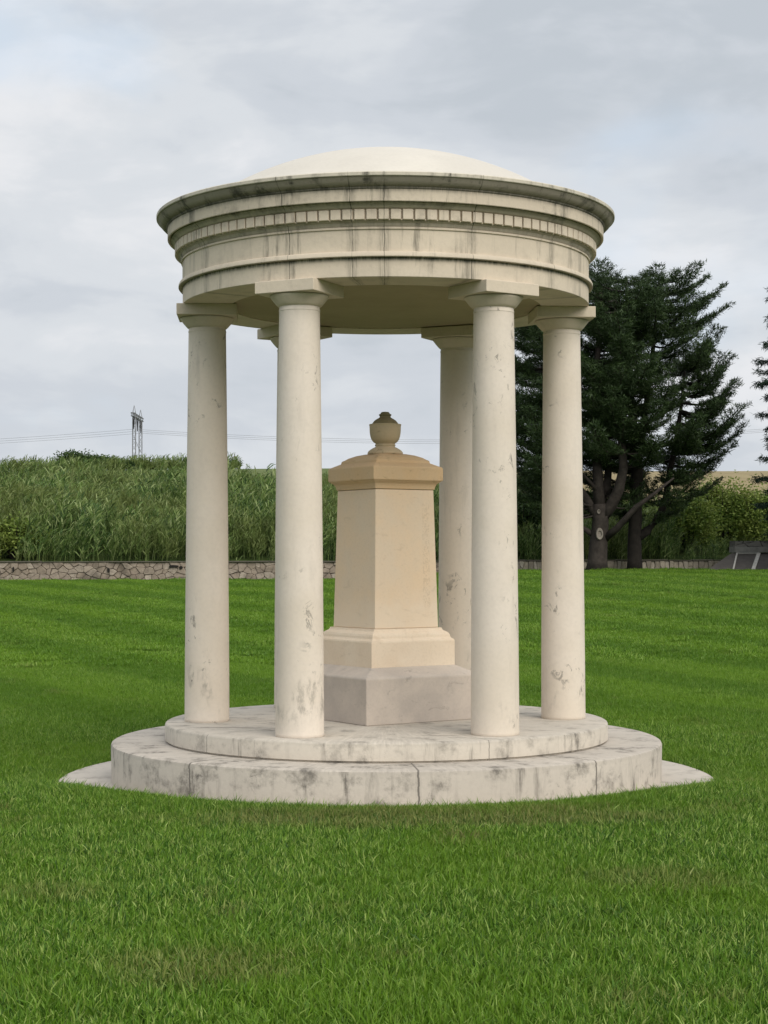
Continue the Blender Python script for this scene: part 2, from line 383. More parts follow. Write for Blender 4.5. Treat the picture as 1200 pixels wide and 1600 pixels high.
def plain(name, col, rough=.8, metal=0., var=.25, sc=8):
    m, nt, N, L, b = new_mat(name); g = G(nt); p = g.pos()
    L.new(g.mix(g.step(g.noise(p, sc, 6, .65), .3, .7), col, tuple(c*(1-var) for c in col)), b.inputs['Base Color'])
    b.inputs['Roughness'].default_value = rough; b.inputs['Metallic'].default_value = metal; g.bump(g.noise(p, sc*5, 5), .3, .01, b); return m
M['bark'] = plain('pine_bark', (.055, .046, .039), .95, var=.5, sc=5)
M['bark_dark'] = plain('dark_pine_bark', (.028, .024, .02), .95, var=.5, sc=5)
M['cut'] = plain('cut_wood', (.28, .25, .21), .9, sc=20)
M['steel'] = plain('galvanised_steel', (.22, .225, .235), .6, .3)
M['glassins'] = plain('insulator_glass', (.03, .03, .035), .4)
M['cable'] = plain('cable', (.22, .23, .25), .7, .2)
M['darkstone'] = plain('dark_ramp_stone', (.085, .075, .066), .9, sc=4)
M['brickgrey'] = rubble_mat('grey_block', (.17, .16, .14), (.24, .225, .20), (.04, .035, .03), 2.2, (1, 1, 3))
M['bandgrey'] = plain('grey_concrete_band', (.27, .26, .235), .9, sc=6)
M['whitetrim'] = plain('weathered_white_trim', (.5, .48, .43), .8, sc=12)

# ------------------------------------------------------------------ terrain
def lawn_z(x, y):
    x = np.asarray(x, float); y = np.asarray(y, float)
    side = smooth01((x+2.5)/7.)
    z = smooth01((y-3.)/44.)*(.80+.33*side)
    r = np.hypot(x, y)
    z = z + .105*smooth01((-y-.2)/1.6)*smooth01((r-2.12)/.25)
    z = z + .02*np.sin(x*.35+1)*np.sin(y*.22)*smooth01((r-3)/3)
    return z - .03
def hill_z(x, y):
    x = np.asarray(x, float); y = np.asarray(y, float)
    side = smooth01((x-4.)/9.)
    crest = 4.5 - .9*side
    z = np.where(y < 47.72, .3, 1.40) + (crest-1.40)*np.clip((y-47.8)/22., 0, 1)**.9
    z = z + (7.15-crest)*smooth01((y-70)/30.)
    z = z + .12*np.sin(x*.4+y*.2)*smooth01((y-50)/8.)*(1-smooth01((y-72)/15)) + .10*np.sin(x*.13+2)*smooth01((y-80)/10)
    return z
def grid(name, xs, ys, fz, mat):
    X, Y = np.meshgrid(xs, ys); Z = fz(X, Y); n = len(xs); mrow = len(ys)
    V = np.stack([X.ravel(), Y.ravel(), Z.ravel()], 1)
    i = np.arange(n*mrow).reshape(mrow, n)
    F = np.stack([i[:-1, :-1].ravel(), i[:-1, 1:].ravel(), i[1:, 1:].ravel(), i[1:, :-1].ravel()], 1)
    return tag(link_mesh(name, mesh_np(name, V, F, True), mat), kind='structure')
xs = np.r_[[-2500, -900, -300, -120, -60], np.arange(-30, -4, 1.), np.arange(-4, 4, .1), np.arange(4, 30.1, 1.), [60, 120, 300, 900, 2500]]
grid('lawn', xs, np.r_[[-600, -150, -50, -30], np.arange(-20, -4, .5), np.arange(-4, 4, .1), np.arange(4, 47.3, 1.), [47.75]], lawn_z, M['soil'])
xs2 = np.r_[[-2500, -900, -300, -120, -60], np.arange(-40, 40.1, 1.), [60, 120, 300, 900, 2500]]
grid('hillside', xs2, np.r_[[47.70, 47.74], np.arange(49, 70.1, 1.)], hill_z, M['hill'])
grid('field', xs2, np.r_[np.arange(70., 104, 1.), [120, 200, 400, 900, 3500]], hill_z, M['field'])

# ------------------------------------------------------------------ rotunda
TH0 = .067
rot = empty('rotunda'); tag(rot, 'round cream stone rotunda with six columns, low dome and two circular steps on the lawn', 'rotunda')
lathe('paving_slab', [(2.37, -.12), (2.37, -.004), (2.36, 0.), (1.9, 0.)], M['slab'], rot)
lathe('lower_step', [(1.99, .001), (1.995, .255), (1.99, .268), (1.978, .275), (1.5, .277)], M['step1'], rot)
lathe('upper_step', [(1.592, .276), (1.592, .287), (1.611, .290), (1.611, .392), (1.606, .403), (1.596, .409), (.9, .411)], M['step2'], rot, 180)
def col_meshes():
    prof = [(.160, 0), (.163, .004), (.1635, .02)]
    for i in range(21):
        t = i/20; r = .1625 - (.1625-.1365)*(t**1.35); prof.append((r, .02+t*(2.83-.02)))
    prof += [(.1385, 2.832), (.1385, 2.842), (.1355, 2.846), (.1355, 2.862)]
    return prof
for k in range(6):
    a = TH0 + k*math.pi/3
    c = empty('column', (1.309*math.cos(a), 1.309*math.sin(a), .410), a); c.parent = rot
    sh = lathe('shaft', col_meshes(), M['column'], c, 56, 40)
    lathe('echinus', [(.136, 2.862), (.144, 2.864), (.156, 2.876), (.174, 2.897), (.189, 2.917), (.198, 2.929), (.198, 2.934), (.188, 2.936), (.150, 2.937)], M['capital'], c, 56, 40)
    b = MB(); b.box((-.218, -.222, 2.938), (.214, .222, 3.018))
    ab = b.build('abacus', M['capital'], c); bv = ab.modifiers.new('bevel', 'BEVEL'); bv.width = .004; bv.segments = 2
# entablature rings (closed profiles: outer face then inner)
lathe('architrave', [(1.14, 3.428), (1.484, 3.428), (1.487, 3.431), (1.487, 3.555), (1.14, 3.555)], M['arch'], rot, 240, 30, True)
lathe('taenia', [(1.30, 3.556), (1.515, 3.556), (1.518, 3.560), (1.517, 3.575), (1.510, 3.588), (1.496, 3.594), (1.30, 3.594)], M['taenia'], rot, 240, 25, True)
lathe('frieze', [(1.14, 3.595), (1.489, 3.595), (1.489, 3.738), (1.499, 3.740), (1.499, 3.752), (1.494, 3.755), (1.14, 3.755)], M['frieze'], rot, 240, 30, True)
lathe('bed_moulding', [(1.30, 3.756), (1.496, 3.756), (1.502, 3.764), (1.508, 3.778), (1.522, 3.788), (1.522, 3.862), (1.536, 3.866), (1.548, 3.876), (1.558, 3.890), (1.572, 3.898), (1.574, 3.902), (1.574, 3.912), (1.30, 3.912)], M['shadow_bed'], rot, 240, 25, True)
d = MB(); ND = 122
for k in range(ND):
    a = 2*math.pi*(k+.35)/ND; hw = .0335
    Mx = Matrix.Rotation(a, 4, 'Z')
    d.box((1.515, -hw, 3.794), (1.5445, hw, 3.8615), Mx)
    d.box((1.515, -hw-.0135, 3.7885), (1.532, -hw-.001, 3.799), Mx)
dn = d.build('dentil_band', M['dent'], rot); bv = dn.modifiers.new('bevel', 'BEVEL'); bv.width = .003; bv.segments = 1
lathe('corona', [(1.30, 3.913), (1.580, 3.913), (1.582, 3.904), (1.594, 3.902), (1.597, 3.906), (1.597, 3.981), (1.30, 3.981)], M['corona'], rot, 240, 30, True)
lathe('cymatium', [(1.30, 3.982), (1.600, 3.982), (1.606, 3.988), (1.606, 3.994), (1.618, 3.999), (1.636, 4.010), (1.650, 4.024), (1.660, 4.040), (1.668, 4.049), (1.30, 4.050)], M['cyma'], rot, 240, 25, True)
lathe('rim_fillet', [(1.30, 4.051), (1.674, 4.051), (1.678, 4.055), (1.678, 4.074), (1.672, 4.080), (1.60, 4.088), (1.30, 4.092)], M['fillet'], rot, 240, 25, True)
# dome shell with a real underside
def cap(Rs, ztop, rmax, n=26, zmin=None):
    return [(rmax*i/n, ztop - (Rs - math.sqrt(Rs*Rs - (rmax*i/n)**2))) for i in range(n+1)]
outer = cap(2.38, 4.566, 1.44); inner = cap(1.60, 4.42, 1.30)
o_z = outer[-1][1]
lathe('dome', [(0.0001, outer[0][1])] + outer[1:] + [(1.44, 4.07), (1.36, 4.07)], M['dome'], rot, 160, 40)
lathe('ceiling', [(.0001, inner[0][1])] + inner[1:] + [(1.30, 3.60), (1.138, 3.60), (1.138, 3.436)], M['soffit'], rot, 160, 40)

# ------------------------------------------------------------------ pedestal monument inside
mon = empty('pedestal_monument', (-.005, .155, .411), R(34)); tag(mon, 'tapering sandstone pedestal with a small urn, on a grey stone block inside the rotunda', 'monument')
def loft(name, secs, mat, parent, bev=.005):
    V = []; F = []
    for s, z in secs:
        h = s/2; V += [(-h, -h, z), (h, -h, z), (h, h, z), (-h, h, z)]
    for i in range(len(secs)-1):
        for k in range(4): F.append((i*4+k, i*4+(k+1) % 4, i*4+4+(k+1) % 4, i*4+4+k))
    F.append((3, 2, 1, 0)); n = (len(secs)-1)*4; F.append((n, n+1, n+2, n+3))
    b = MB(); b.add(V, F); o = b.build(name, mat, parent)
    if bev: bv = o.modifiers.new('bevel', 'BEVEL'); bv.width = bev; bv.segments = 2; bv.limit_method = 'ANGLE'; bv.angle_limit = R(20)
    return o
loft('base_block', [(1.0, 0), (1.0, .325), (.985, .335), (.72, .399)], M['block'], mon, .008)
loft('plinth', [(.735, .385), (.735, .572), (.728, .584), (.705, .592), (.690, .600), (.684, .616), (.668, .632), (.640, .642), (.612, .650), (.600, .662), (.60, .668)], M['plinth'], mon, .004)
loft('shaft', [(.562, .669), (.515, 1.682)], M['ped'], mon, .006)
loft('cap', [(.528, 1.685), (.530, 1.695), (.536, 1.708), (.548, 1.722), (.566, 1.732), (.586, 1.738), (.590, 1.744), (.612, 1.748), (.617, 1.755), (.617, 1.840), (.606, 1.849), (.50, 1.876), (.478, 1.881), (.474, 1.896), (.462, 1.903), (.44, 1.908), (.40, 1.923), (.32, 1.940), (.22, 1.952), (.12, 1.955)], M['cap'], mon, .004)
loft('gap_joint', [(.50, 1.680), (.50, 1.687)], M['lid'], mon, 0)
urn = lathe('urn', [(.128, 1.950), (.133, 1.957), (.131, 1.966), (.122, 1.978), (.106, 1.990), (.088, 2.000), (.074, 2.006), (.072, 2.012), (.0765, 2.016), (.0765, 2.025), (.070, 2.027), (.074, 2.034), (.090, 2.044), (.103, 2.062), (.111, 2.086), (.1155, 2.115), (.117, 2.150), (.1175, 2.166), (.120, 2.170), (.119, 2.176), (.098, 2.178)], M['urn'], mon, 48, 30)
urn.rotation_euler = (0, 0, 0)
lathe('lid', [(.100, 2.176), (.096, 2.184), (.080, 2.204), (.062, 2.216), (.050, 2.222), (.042, 2.228), (.040, 2.236), (.046, 2.242), (.047, 2.250), (.036, 2.254), (.032, 2.262), (.026, 2.268), (.001, 2.271)], M['lid'], urn, 40, 30)

# ------------------------------------------------------------------ walls
def stone_mat(name, cols):
    m, nt, N, L, b = new_mat(name); g = G(nt); geo = N.new('ShaderNodeNewGeometry'); p = geo.outputs['Position']
    r = N.new('ShaderNodeValToRGB'); cr = r.color_ramp; n = len(cols); cr.elements[0].color = (*cols[0], 1); cr.elements[1].color = (*cols[-1], 1)
    for i in range(1, n-1): e = cr.elements.new(i/(n-1)); e.color = (*cols[i], 1)
    L.new(geo.outputs['Random Per Island'], r.inputs[0])
    col = g.mix(g.m('MULTIPLY', g.step(g.noise(p, 7, 7, .7), .4, .68), .55), r.outputs[0], tuple(.45*c for c in cols[1]))
    col = g.mix(g.m('MULTIPLY', g.step(g.noise(p, 1.1, 4), .5, .68), .5), col, (.07, .062, .045))
    L.new(col, b.inputs['Base Color']); g.bump(g.noise(p, 18, 7, .7), .8, .03, b); return m
def clip_poly(poly, a, c):      # keep points with a.p <= c
    out = []
    for i in range(len(poly)):
        p, q = poly[i], poly[(i+1) % len(poly)]; dp = a[0]*p[0]+a[1]*p[1]-c; dq = a[0]*q[0]+a[1]*q[1]-c
        if dp <= 0: out.append(p)
        if dp*dq < 0: t = dp/(dp-dq); out.append((p[0]+(q[0]-p[0])*t, p[1]+(q[1]-p[1])*t))
    return out
def wall(x0, x1, z0, z1, y0, y1, mat, name, label, sx, sz, top=.05):
    t = empty(name, ((x0+x1)/2, (y0+y1)/2, z0)); tag(t, label, 'wall'); cx, cy = (x0+x1)/2, (y0+y1)/2
    rg = random.Random(int(x0*10)); zb_ = z0-.25
    core = MB(); core.box((x0-cx, y0-cy+.03, zb_-z0), (x1-cx, y1-cy, z1-z0-.002)); core.build('mortar', M['mortar'], t)
    seeds = []; nx_ = int((x1-x0)/sx); nz_ = max(1, round((z1-zb_)/sz))
    for i in range(nx_):
        for j in range(nz_): seeds.append(((x0+(i+.5+.5*(j % 2)-.25+rg.uniform(-.55, .55))*sx), zb_+(j+.5+rg.uniform(-.5, .5))*(z1-zb_)/nz_))
    S = np.array(seeds); asp = sx/sz; b = MB()
    for k, (px, pz) in enumerate(seeds):
        poly = [(max(x0, px-sx*2), zb_), (min(x1, px+sx*2), zb_), (min(x1, px+sx*2), z1-.004), (max(x0, px-sx*2), z1-.004)]
        dd_ = (S[:, 0]-px)**2+((S[:, 1]-pz)*asp)**2
        for q in np.argsort(dd_)[1:16]:
            qx, qz = S[q]; a = (qx-px, (qz-pz)*asp*asp); c = (a[0]*(px+qx)+a[1]*(pz+qz))/2
            n_ = math.hypot(*a); poly = clip_poly(poly, (a[0]/n_, a[1]/n_), c/n_-rg.uniform(.002, .008))
            if len(poly) < 3: break
        if len(poly) < 3: continue
        # round the corners a little, then raise the stone out of the mortar
        rr = []
        for i in range(len(poly)):
            p, q = poly[i], poly[(i+1) % len(poly)]
            for u in (.10, .90): rr.append((p[0]+(q[0]-p[0])*u+rg.gauss(0, .004), p[1]+(q[1]-p[1])*u+rg.gauss(0, .004)))
        mx_ = sum(p[0] for p in rr)/len(rr); mz_ = sum(p[1] for p in rr)/len(rr); dep = rg.uniform(.0, .055); tx, tz = rg.uniform(-.12, .12), rg.uniform(-.12, .12)
        n = len(rr); V = []
        for sc, dy in ((1., .05), (1., -dep+.012), (.88, -dep)):
            for p in rr:
                X, Z = mx_+(p[0]-mx_)*sc, mz_+(p[1]-mz_)*sc
                V.append((X-cx, y0-cy+dy+((X-mx_)*tx+(Z-mz_)*tz if dy < .05 else 0), Z-z0))
        F = [(r_*n+i, r_*n+(i+1) % n, (r_+1)*n+(i+1) % n, (r_+1)*n+i) for r_ in range(2) for i in range(n)]+[tuple(range(2*n, 3*n))]
        b.add(V, F)
    b.build('stonework', mat, t)
    c = MB(); x = x0
    while x < x1:
        w = rg.uniform(.5, 1.1); xe = min(x+w, x1); dz = rg.uniform(-.012, .014); dy = rg.uniform(-.035, .035); tl = rg.uniform(-.012, .012)
        M_ = Matrix.Translation(((x+xe)/2-cx, 0, z1-z0))@Matrix.Rotation(tl, 4, 'Y')
        c.box((-(xe-x)/2+.007, y0-.07-cy+dy, .004), ((xe-x)/2-.007, y1-cy+.05, top+dz), M_); x = xe
    o = c.build('coping', M['coping'], t); bv = o.modifiers.new('bevel', 'BEVEL'); bv.width = .012; bv.segments = 1
    return t
M['rubble'] = stone_mat('rubble_stone', [(.27, .22, .17), (.34, .28, .22), (.30, .25, .20), (.42, .36, .29), (.31, .25, .195)])
M['rubble2'] = stone_mat('upright_field_stone', [(.26, .23, .18), (.42, .37, .29), (.34, .30, .23), (.50, .45, .37), (.2, .17, .13)])
M['mortar'] = plain('old_mortar', (.15, .125, .10), .95, sc=12)
wl = wall(-40, 2.0, .70, 1.42, 47.0, 47.42, M['rubble'], 'rubble_stone_wall', 'low brown rubble stone wall with a dark coping at the foot of the reed bank on the left', .25, .19)
wall(2.0, 12.6, 1.0, 1.44, 47.12, 47.5, M['rubble2'], 'field_stone_wall', 'very low pale upright-stone wall behind the pine trunks on the right', .15, .40, top=.045)
# near-black plates stand in for shade in missing-stone hollows of the left wall
h = MB()
for (x, z, rx, rz) in ((-7.28, 1.30, .22, .045), (-7.02, 1.24, .07, .09), (-9.5, 1.16, .05, .10), (-12.75, 1.2, .04, .10)):
    ring = [(x+rx*math.cos(q)*random.uniform(.7, 1.1), z+rz*math.sin(q)*random.uniform(.6, 1.1)) for q in np.linspace(0, 2*math.pi, 10)[:-1]]
    V = [(px+19, 46.925-47.21, pz-.7) for px, pz in ring] + [(px+19, 47.06-47.21, pz-.7) for px, pz in ring]; n = len(ring)
    h.add(V, [tuple(range(n))] + [(i, (i+1) % n, n+(i+1) % n, n+i) for i in range(n)])
h.build('crevice_shade', plain('painted_crevice_shade', (.02, .018, .015)), wl)

# terrace with sloping dark ramp at the right edge
def P(px, py, d):       # photo pixel + distance from the camera -> world
    return Vector(((px-600)/FPX*d, d-CAMD, EYE-(py-872)/FPX*d))
T = empty('stone_terrace', (12.2, 46.5, 1.1)); tag(T, 'grey block terrace with dark sloping base and pale framed panels at right edge', 'terrace')
o0 = Vector((12.2, 46.5, 1.1))
def tb(b, lo, hi): b.box(Vector(lo)-o0, Vector(hi)-o0)
zt = P(1200, 848, 59.3).z; zb = P(1200, 857, 59.3).z; zs = P(1200, 866, 59.3).z; zg = 1.12
XL = P(1146, 860, 59.3).x
b = MB(); tb(b, (XL, 46.55, zb), (19, 47.5, zt)); o = b.build('block_course', M['brickgrey'], T)
b = MB(); tb(b, (XL-.02, 46.46, zs), (19, 47.5, zb-.003)); o = b.build('concrete_band', M['bandgrey'], T)
b = MB(); V = []
xa = P(1098, 889, 57.9).x
y0_, y1_ = 44.9, 46.6
V = [(xa, y0_, zg-.3), (19, y0_, zg-.3), (19, y1_, zg-.3), (xa+.8, y1_, zg-.3), (xa, y0_, zg), (19, y0_, zg), (19, y1_, zs-.01), (XL-.1, y1_, zs-.01), ]
V = [Vector(v)-o0 for v in V]
b.add(V, [(0, 1, 5, 4), (4, 5, 6, 7), (1, 2, 6, 5), (3, 0, 4, 7), (2, 3, 7, 6)])
b.build('sloping_base', M['darkstone'], T)
nrm = Vector((0, -(zs-zg), (y1_-y0_))).normalized()
def onslope(x, t): return Vector((x, y0_+(y1_-y0_)*t, zg+(zs-.01-zg)*t)) - o0
for (xb, xt, w, wt) in ((P(1140, 888, 58).x, P(1151, 869, 59).x, .66, .74), (P(1195, 888, 58).x, P(1206, 869, 59).x, .66, .74), (P(1250, 888, 58).x, P(1261, 869, 59).x, .66, .74)):
    fr = MB(); tk = .045
    def bar(p, q, wd):
        p = Vector(p); q = Vector(q); s = (q-p).cross(nrm).normalized()*wd/2; u = nrm*tk
        fr.add([p-s, p+s, q+s, q-s, p-s+u, p+s+u, q+s+u, q-s+u], [(4, 5, 6, 7), (0, 1, 5, 4), (1, 2, 6, 5), (2, 3, 7, 6), (3, 0, 4, 7)])
    bar(onslope(xb, .03), onslope(xt, .93), .05); bar(onslope(xb+w, .03), onslope(xt+wt, .93), .12)
    bar(onslope(xt-.02, .95)+nrm*.004, onslope(xt+wt+.02, .95)+nrm*.004, .10)
    fr.build('panel_frame', M['whitetrim'], T)

# ------------------------------------------------------------------ foliage helpers
def blades(P0, D, Lh, W, bend=.3, seg=1):
    """ribbons: P0 base (n,3), D unit direction (n,3), Lh length (n,), W width (n,). returns V,F (tri tip)"""
    n = len(P0); up = RNG.normal(size=(n, 3)); S = np.cross(D, up); S /= np.linalg.norm(S, axis=1, keepdims=True)+1e-9
    w = (W/2)[:, None]; l = Lh[:, None]
    B = np.zeros((n, 3)); B[:, 2] = -1
    mid = P0 + D*l*.5 + B*l*bend*.08; tip = P0 + D*l + B*l*bend*.5
    V = np.stack([P0-S*w*.8, P0+S*w*.8, mid+S*w, mid-S*w, tip], 1).reshape(-1, 3)
    i = np.arange(n)*5
    Q = np.stack([i, i+1, i+2, i+3], 1); Tt = np.stack([i+3, i+2, i+4], 1)
    return V, Q, Tt
def mesh_qt(name, V, Q, Tt):
    me = bpy.data.meshes.new(name); V = np.asarray(V, np.float32)
    me.vertices.add(len(V)); me.vertices.foreach_set('co', V.ravel())
    nl = len(Q)*4+len(Tt)*3; me.loops.add(nl)
    me.loops.foreach_set('vertex_index', np.r_[Q.ravel(), Tt.ravel()].astype(np.int32))
    me.polygons.add(len(Q)+len(Tt))
    me.polygons.foreach_set('loop_start', np.r_[np.arange(len(Q))*4, len(Q)*4+np.arange(len(Tt))*3].astype(np.int32))
    me.update(calc_edges=True); return me
def dirs(n, tilt, spread):
    az = RNG.uniform(0, 2*np.pi, n); t = np.abs(RNG.normal(tilt, spread, n))
    return np.stack([np.sin(t)*np.cos(az), np.sin(t)*np.sin(az), np.cos(t)], 1)
def hidden_coll(name, meshes, mat):
    c = bpy.data.collections.new(name)
    for i, me in enumerate(meshes):
        if not me.materials: me.materials.append(mat)
        o = bpy.data.objects.new('%s_%02d' % (name, i), me); c.objects.link(o)
    return c
def scatter(name, pts, idx, rotz, scl, coll, tilt=.06):
    """one stuff object: points carrying instances of the tufts in coll"""
    me = bpy.data.meshes.new(name); n = len(pts)
    me.vertices.add(n); me.vertices.foreach_set('co', np.asarray(pts, np.float32).ravel())
    a = me.attributes.new('v', 'INT', 'POINT'); a.data.foreach_set('value', np.asarray(idx, np.int32))
    rr = np.stack([RNG.normal(0, tilt, n), RNG.normal(0, tilt, n), rotz], 1).astype(np.float32)
    a = me.attributes.new('rv', 'FLOAT_VECTOR', 'POINT'); a.data.foreach_set('vector', rr.ravel())
    a = me.attributes.new('sc', 'FLOAT', 'POINT'); a.data.foreach_set('value', np.asarray(scl, np.float32))
    o = bpy.data.objects.new(name, me); C.objects.link(o)
    ng = bpy.data.node_groups.new(name, 'GeometryNodeTree')
    ng.interface.new_socket('Geometry', in_out='INPUT', socket_type='NodeSocketGeometry')
    ng.interface.new_socket('Geometry', in_out='OUTPUT', socket_type='NodeSocketGeometry')
    N = ng.nodes; L = ng.links
    gi = N.new('NodeGroupInput'); go = N.new('NodeGroupOutput'); ip = N.new('GeometryNodeInstanceOnPoints')
    ci = N.new('GeometryNodeCollectionInfo'); ci.inputs['Collection'].default_value = coll
    ci.inputs['Separate Children'].default_value = True; ci.inputs['Reset Children'].default_value = True
    def attr(nm, ty):
        q = N.new('GeometryNodeInputNamedAttribute'); q.data_type = ty; q.inputs['Name'].default_value = nm
        return q.outputs['Attribute']
    L.new(gi.outputs[0], ip.inputs['Points']); L.new(ci.outputs[0], ip.inputs['Instance'])
    ip.inputs['Pick Instance'].default_value = True
    L.new(attr('v', 'INT'), ip.inputs['Instance Index'])
    er = N.new('FunctionNodeEulerToRotation'); L.new(attr('rv', 'FLOAT_VECTOR'), er.inputs[0])
    L.new(er.outputs[0], ip.inputs['Rotation']); L.new(attr('sc', 'FLOAT'), ip.inputs['Scale'])
    L.new(ip.outputs[0], go.inputs[0])
    md = o.modifiers.new('scatter', 'NODES'); md.node_group = ng
    return o

# ------------------------------------------------------------------ lawn grass
def grass_patch(name, rad, n, w, l0, l1, tilt=.32):
    r = rad*np.sqrt(RNG.uniform(0, 1, n)); a = RNG.uniform(0, 2*np.pi, n)
    P0 = np.stack([r*np.cos(a), r*np.sin(a), -.01+0*r], 1)
    D = dirs(n, tilt, .28); Lh = RNG.uniform(l0, l1, n)*(1+.5*(RNG.uniform(0, 1, n) > .95))
    V, Q, T_ = blades(P0, D, Lh, RNG.uniform(.6, 1.2, n)*w, .55)
    return mesh_qt(name, V, Q, T_)
near = [grass_patch('tuft', .20, 400, .0052, .04, .095, .40) for _ in range(4)]
tiny = [grass_patch('tuft', .045, 40, .0040, .05, .095, .30) for _ in range(3)]
far = [grass_patch('tuft', .55, 900, .011, .05, .095, .40) for _ in range(3)]
gcoll = hidden_coll('grass_tufts', near+tiny+far, M['grass'])
pts = []; idx = []; scl = []
def add_pts(x, y, ii, s):
    z = lawn_z(x, y); pts.append(np.stack([x, y, z], 1)); idx.append(ii); scl.append(s)
def jitter_grid(x0, x1, y0, y1, st):
    X, Y = np.meshgrid(np.arange(x0, x1, st), np.arange(y0, y1, st)); n = X.size
    return X.ravel()+RNG.uniform(-.5, .5, n)*st, Y.ravel()+RNG.uniform(-.5, .5, n)*st
x, y = jitter_grid(-9, 9, -11.5, 12, .165); dd = y+CAMD
k = (np.hypot(x, y) > 2.58) & (np.abs(x) < .22*dd+4.); x, y = x[k], y[k]
add_pts(x, y, RNG.integers(0, 4, len(x)), RNG.uniform(.85, 1.15, len(x)))
nr = 14000
r = np.sqrt(RNG.uniform(2.20**2, 2.66**2, nr)); a = RNG.uniform(-np.pi, np.pi, nr)
frontness = smooth01((-np.sin(a)-.14)/.5)
inner = 2.405 - .19*frontness + .02*np.sin(a*9)*frontness + .012*np.sin(a*23+1) + .012*np.sin(a*61) - .05*(RNG.uniform(0, 1, nr) > .93)
k = r > inner
x, y = r[k]*np.cos(a[k]), r[k]*np.sin(a[k])
add_pts(x, y, 4+RNG.integers(0, 3, len(x)), RNG.uniform(.75, 1.1, len(x)))
x, y = jitter_grid(-34, 34, -14, 47.0, .40); dd = y+CAMD
k = ((y > 11.7) | (np.abs(x) > np.minimum(.22*dd+3.8, 8.8)) | (y < -11.4)) & (np.abs(x) < .22*dd+16); x, y = x[k], y[k]
add_pts(x, y, 7+RNG.integers(0, 3, len(x)), RNG.uniform(.85, 1.15, len(x)))
pts = np.concatenate(pts); idx = np.concatenate(idx); scl = np.concatenate(scl)
g = scatter('lawn_grass', pts, idx, RNG.uniform(0, 6.28, len(pts)), scl, gcoll)
tag(g, 'short bright green mown grass of the lawn', 'grass', kind='stuff')

# ------------------------------------------------------------------ reeds on the bank
def reed_clump(name, ns, h0, h1, rad, lw=.035):
    V = []; Q = []; T_ = []; off = 0
    for s in range(ns):
        r = rad*math.sqrt(random.random()); a = random.uniform(0, 6.28); h = random.uniform(h0, h1)
        base = np.array([r*math.cos(a), r*math.sin(a), -.1]); lean = np.array([random.gauss(.12, .10), random.gauss(0, .1), 1.]); lean /= np.linalg.norm(lean)
        v, q, t = blades(base[None], lean[None], np.array([h]), np.array([.02]), .05); V.append(v); Q.append(q+off); T_.append(t+off); off += 5
        n = 13; tt = np.linspace(.25, 1., n)
        P0 = base+lean*(h*tt)[:, None]
        az = RNG.uniform(0, 2*np.pi, n); el = RNG.uniform(.75, 1.35, n)
        D = np.stack([np.cos(az)*np.cos(el)+.25, np.sin(az)*np.cos(el), np.sin(el)], 1); D /= np.linalg.norm(D, axis=1, keepdims=True)
        v, q, t = blades(P0, D, RNG.uniform(.3, .6, n)*(1.1-.35*tt), np.full(n, lw), .6)
        V.append(v); Q.append(q+off); T_.append(t+off); off += n*5
    return mesh_qt(name, np.concatenate(V), np.concatenate(Q), np.concatenate(T_))
rc = hidden_coll('reed_clumps', [reed_clump('clump', 11, 1.1, 1.75, .38) for _ in range(5)] + [reed_clump('clump', 9, .5, 1.0, .4, .04) for _ in range(3)], M['reed'])
x, y = jitter_grid(-38, 38, 47.9, 71, .42)
n = len(x); ii = RNG.integers(0, 5, n); sc_ = RNG.uniform(.75, 1.1, n)
hn = np.array([mnoise.noise(Vector((a_*.22, b_*.22, 3.3))) for a_, b_ in zip(x, y)]); sc_ *= 1+.45*np.minimum(hn, .25)
sc_ *= 1-.11*smooth01((y-58)/8.)
sc_ *= 1+.28*(RNG.uniform(0, 1, n) > .94)*(y < 64)
sc_ *= np.where(x > 4, .74, 1.)*np.where((y > 60) & (x > -8.2+(y-60)*.12), .72, 1.); sc_ *= np.where(y < 48.8, RNG.uniform(.6, 1.0, n), 1.)
hol = np.array([mnoise.noise(Vector((a_*.75, b_*.55, 8.3))) for a_, b_ in zip(x, y)])
k = (RNG.uniform(0, 1, n) < .93) & (hol > -.34)
k &= ~((x > XL-.5) & (y < 48.2))
pxr = 600+x/(y+CAMD)*FPX; sc_ = np.where((pxr > 1035) & (y < 56), sc_*.55, sc_)
x, y, ii, sc_ = x[k], y[k], ii[k], sc_[k]
# a sparser fringe on the crest of the field beyond, left side
x2, y2 = jitter_grid(-24, -9.5, 96, 101, .7); x = np.r_[x, x2]; y = np.r_[y, y2]; ii = np.r_[ii, RNG.integers(5, 8, len(x2))]; sc_ = np.r_[sc_, RNG.uniform(.6, 1.1, len(x2))]
p3 = np.stack([x, y, hill_z(x, y)], 1)
rd = scatter('reeds', p3, ii, RNG.uniform(-1.2, 1.2, len(x)), sc_, rc, .08)
tag(rd, 'dense green reeds covering the bank behind the stone wall', 'reeds', kind='stuff')

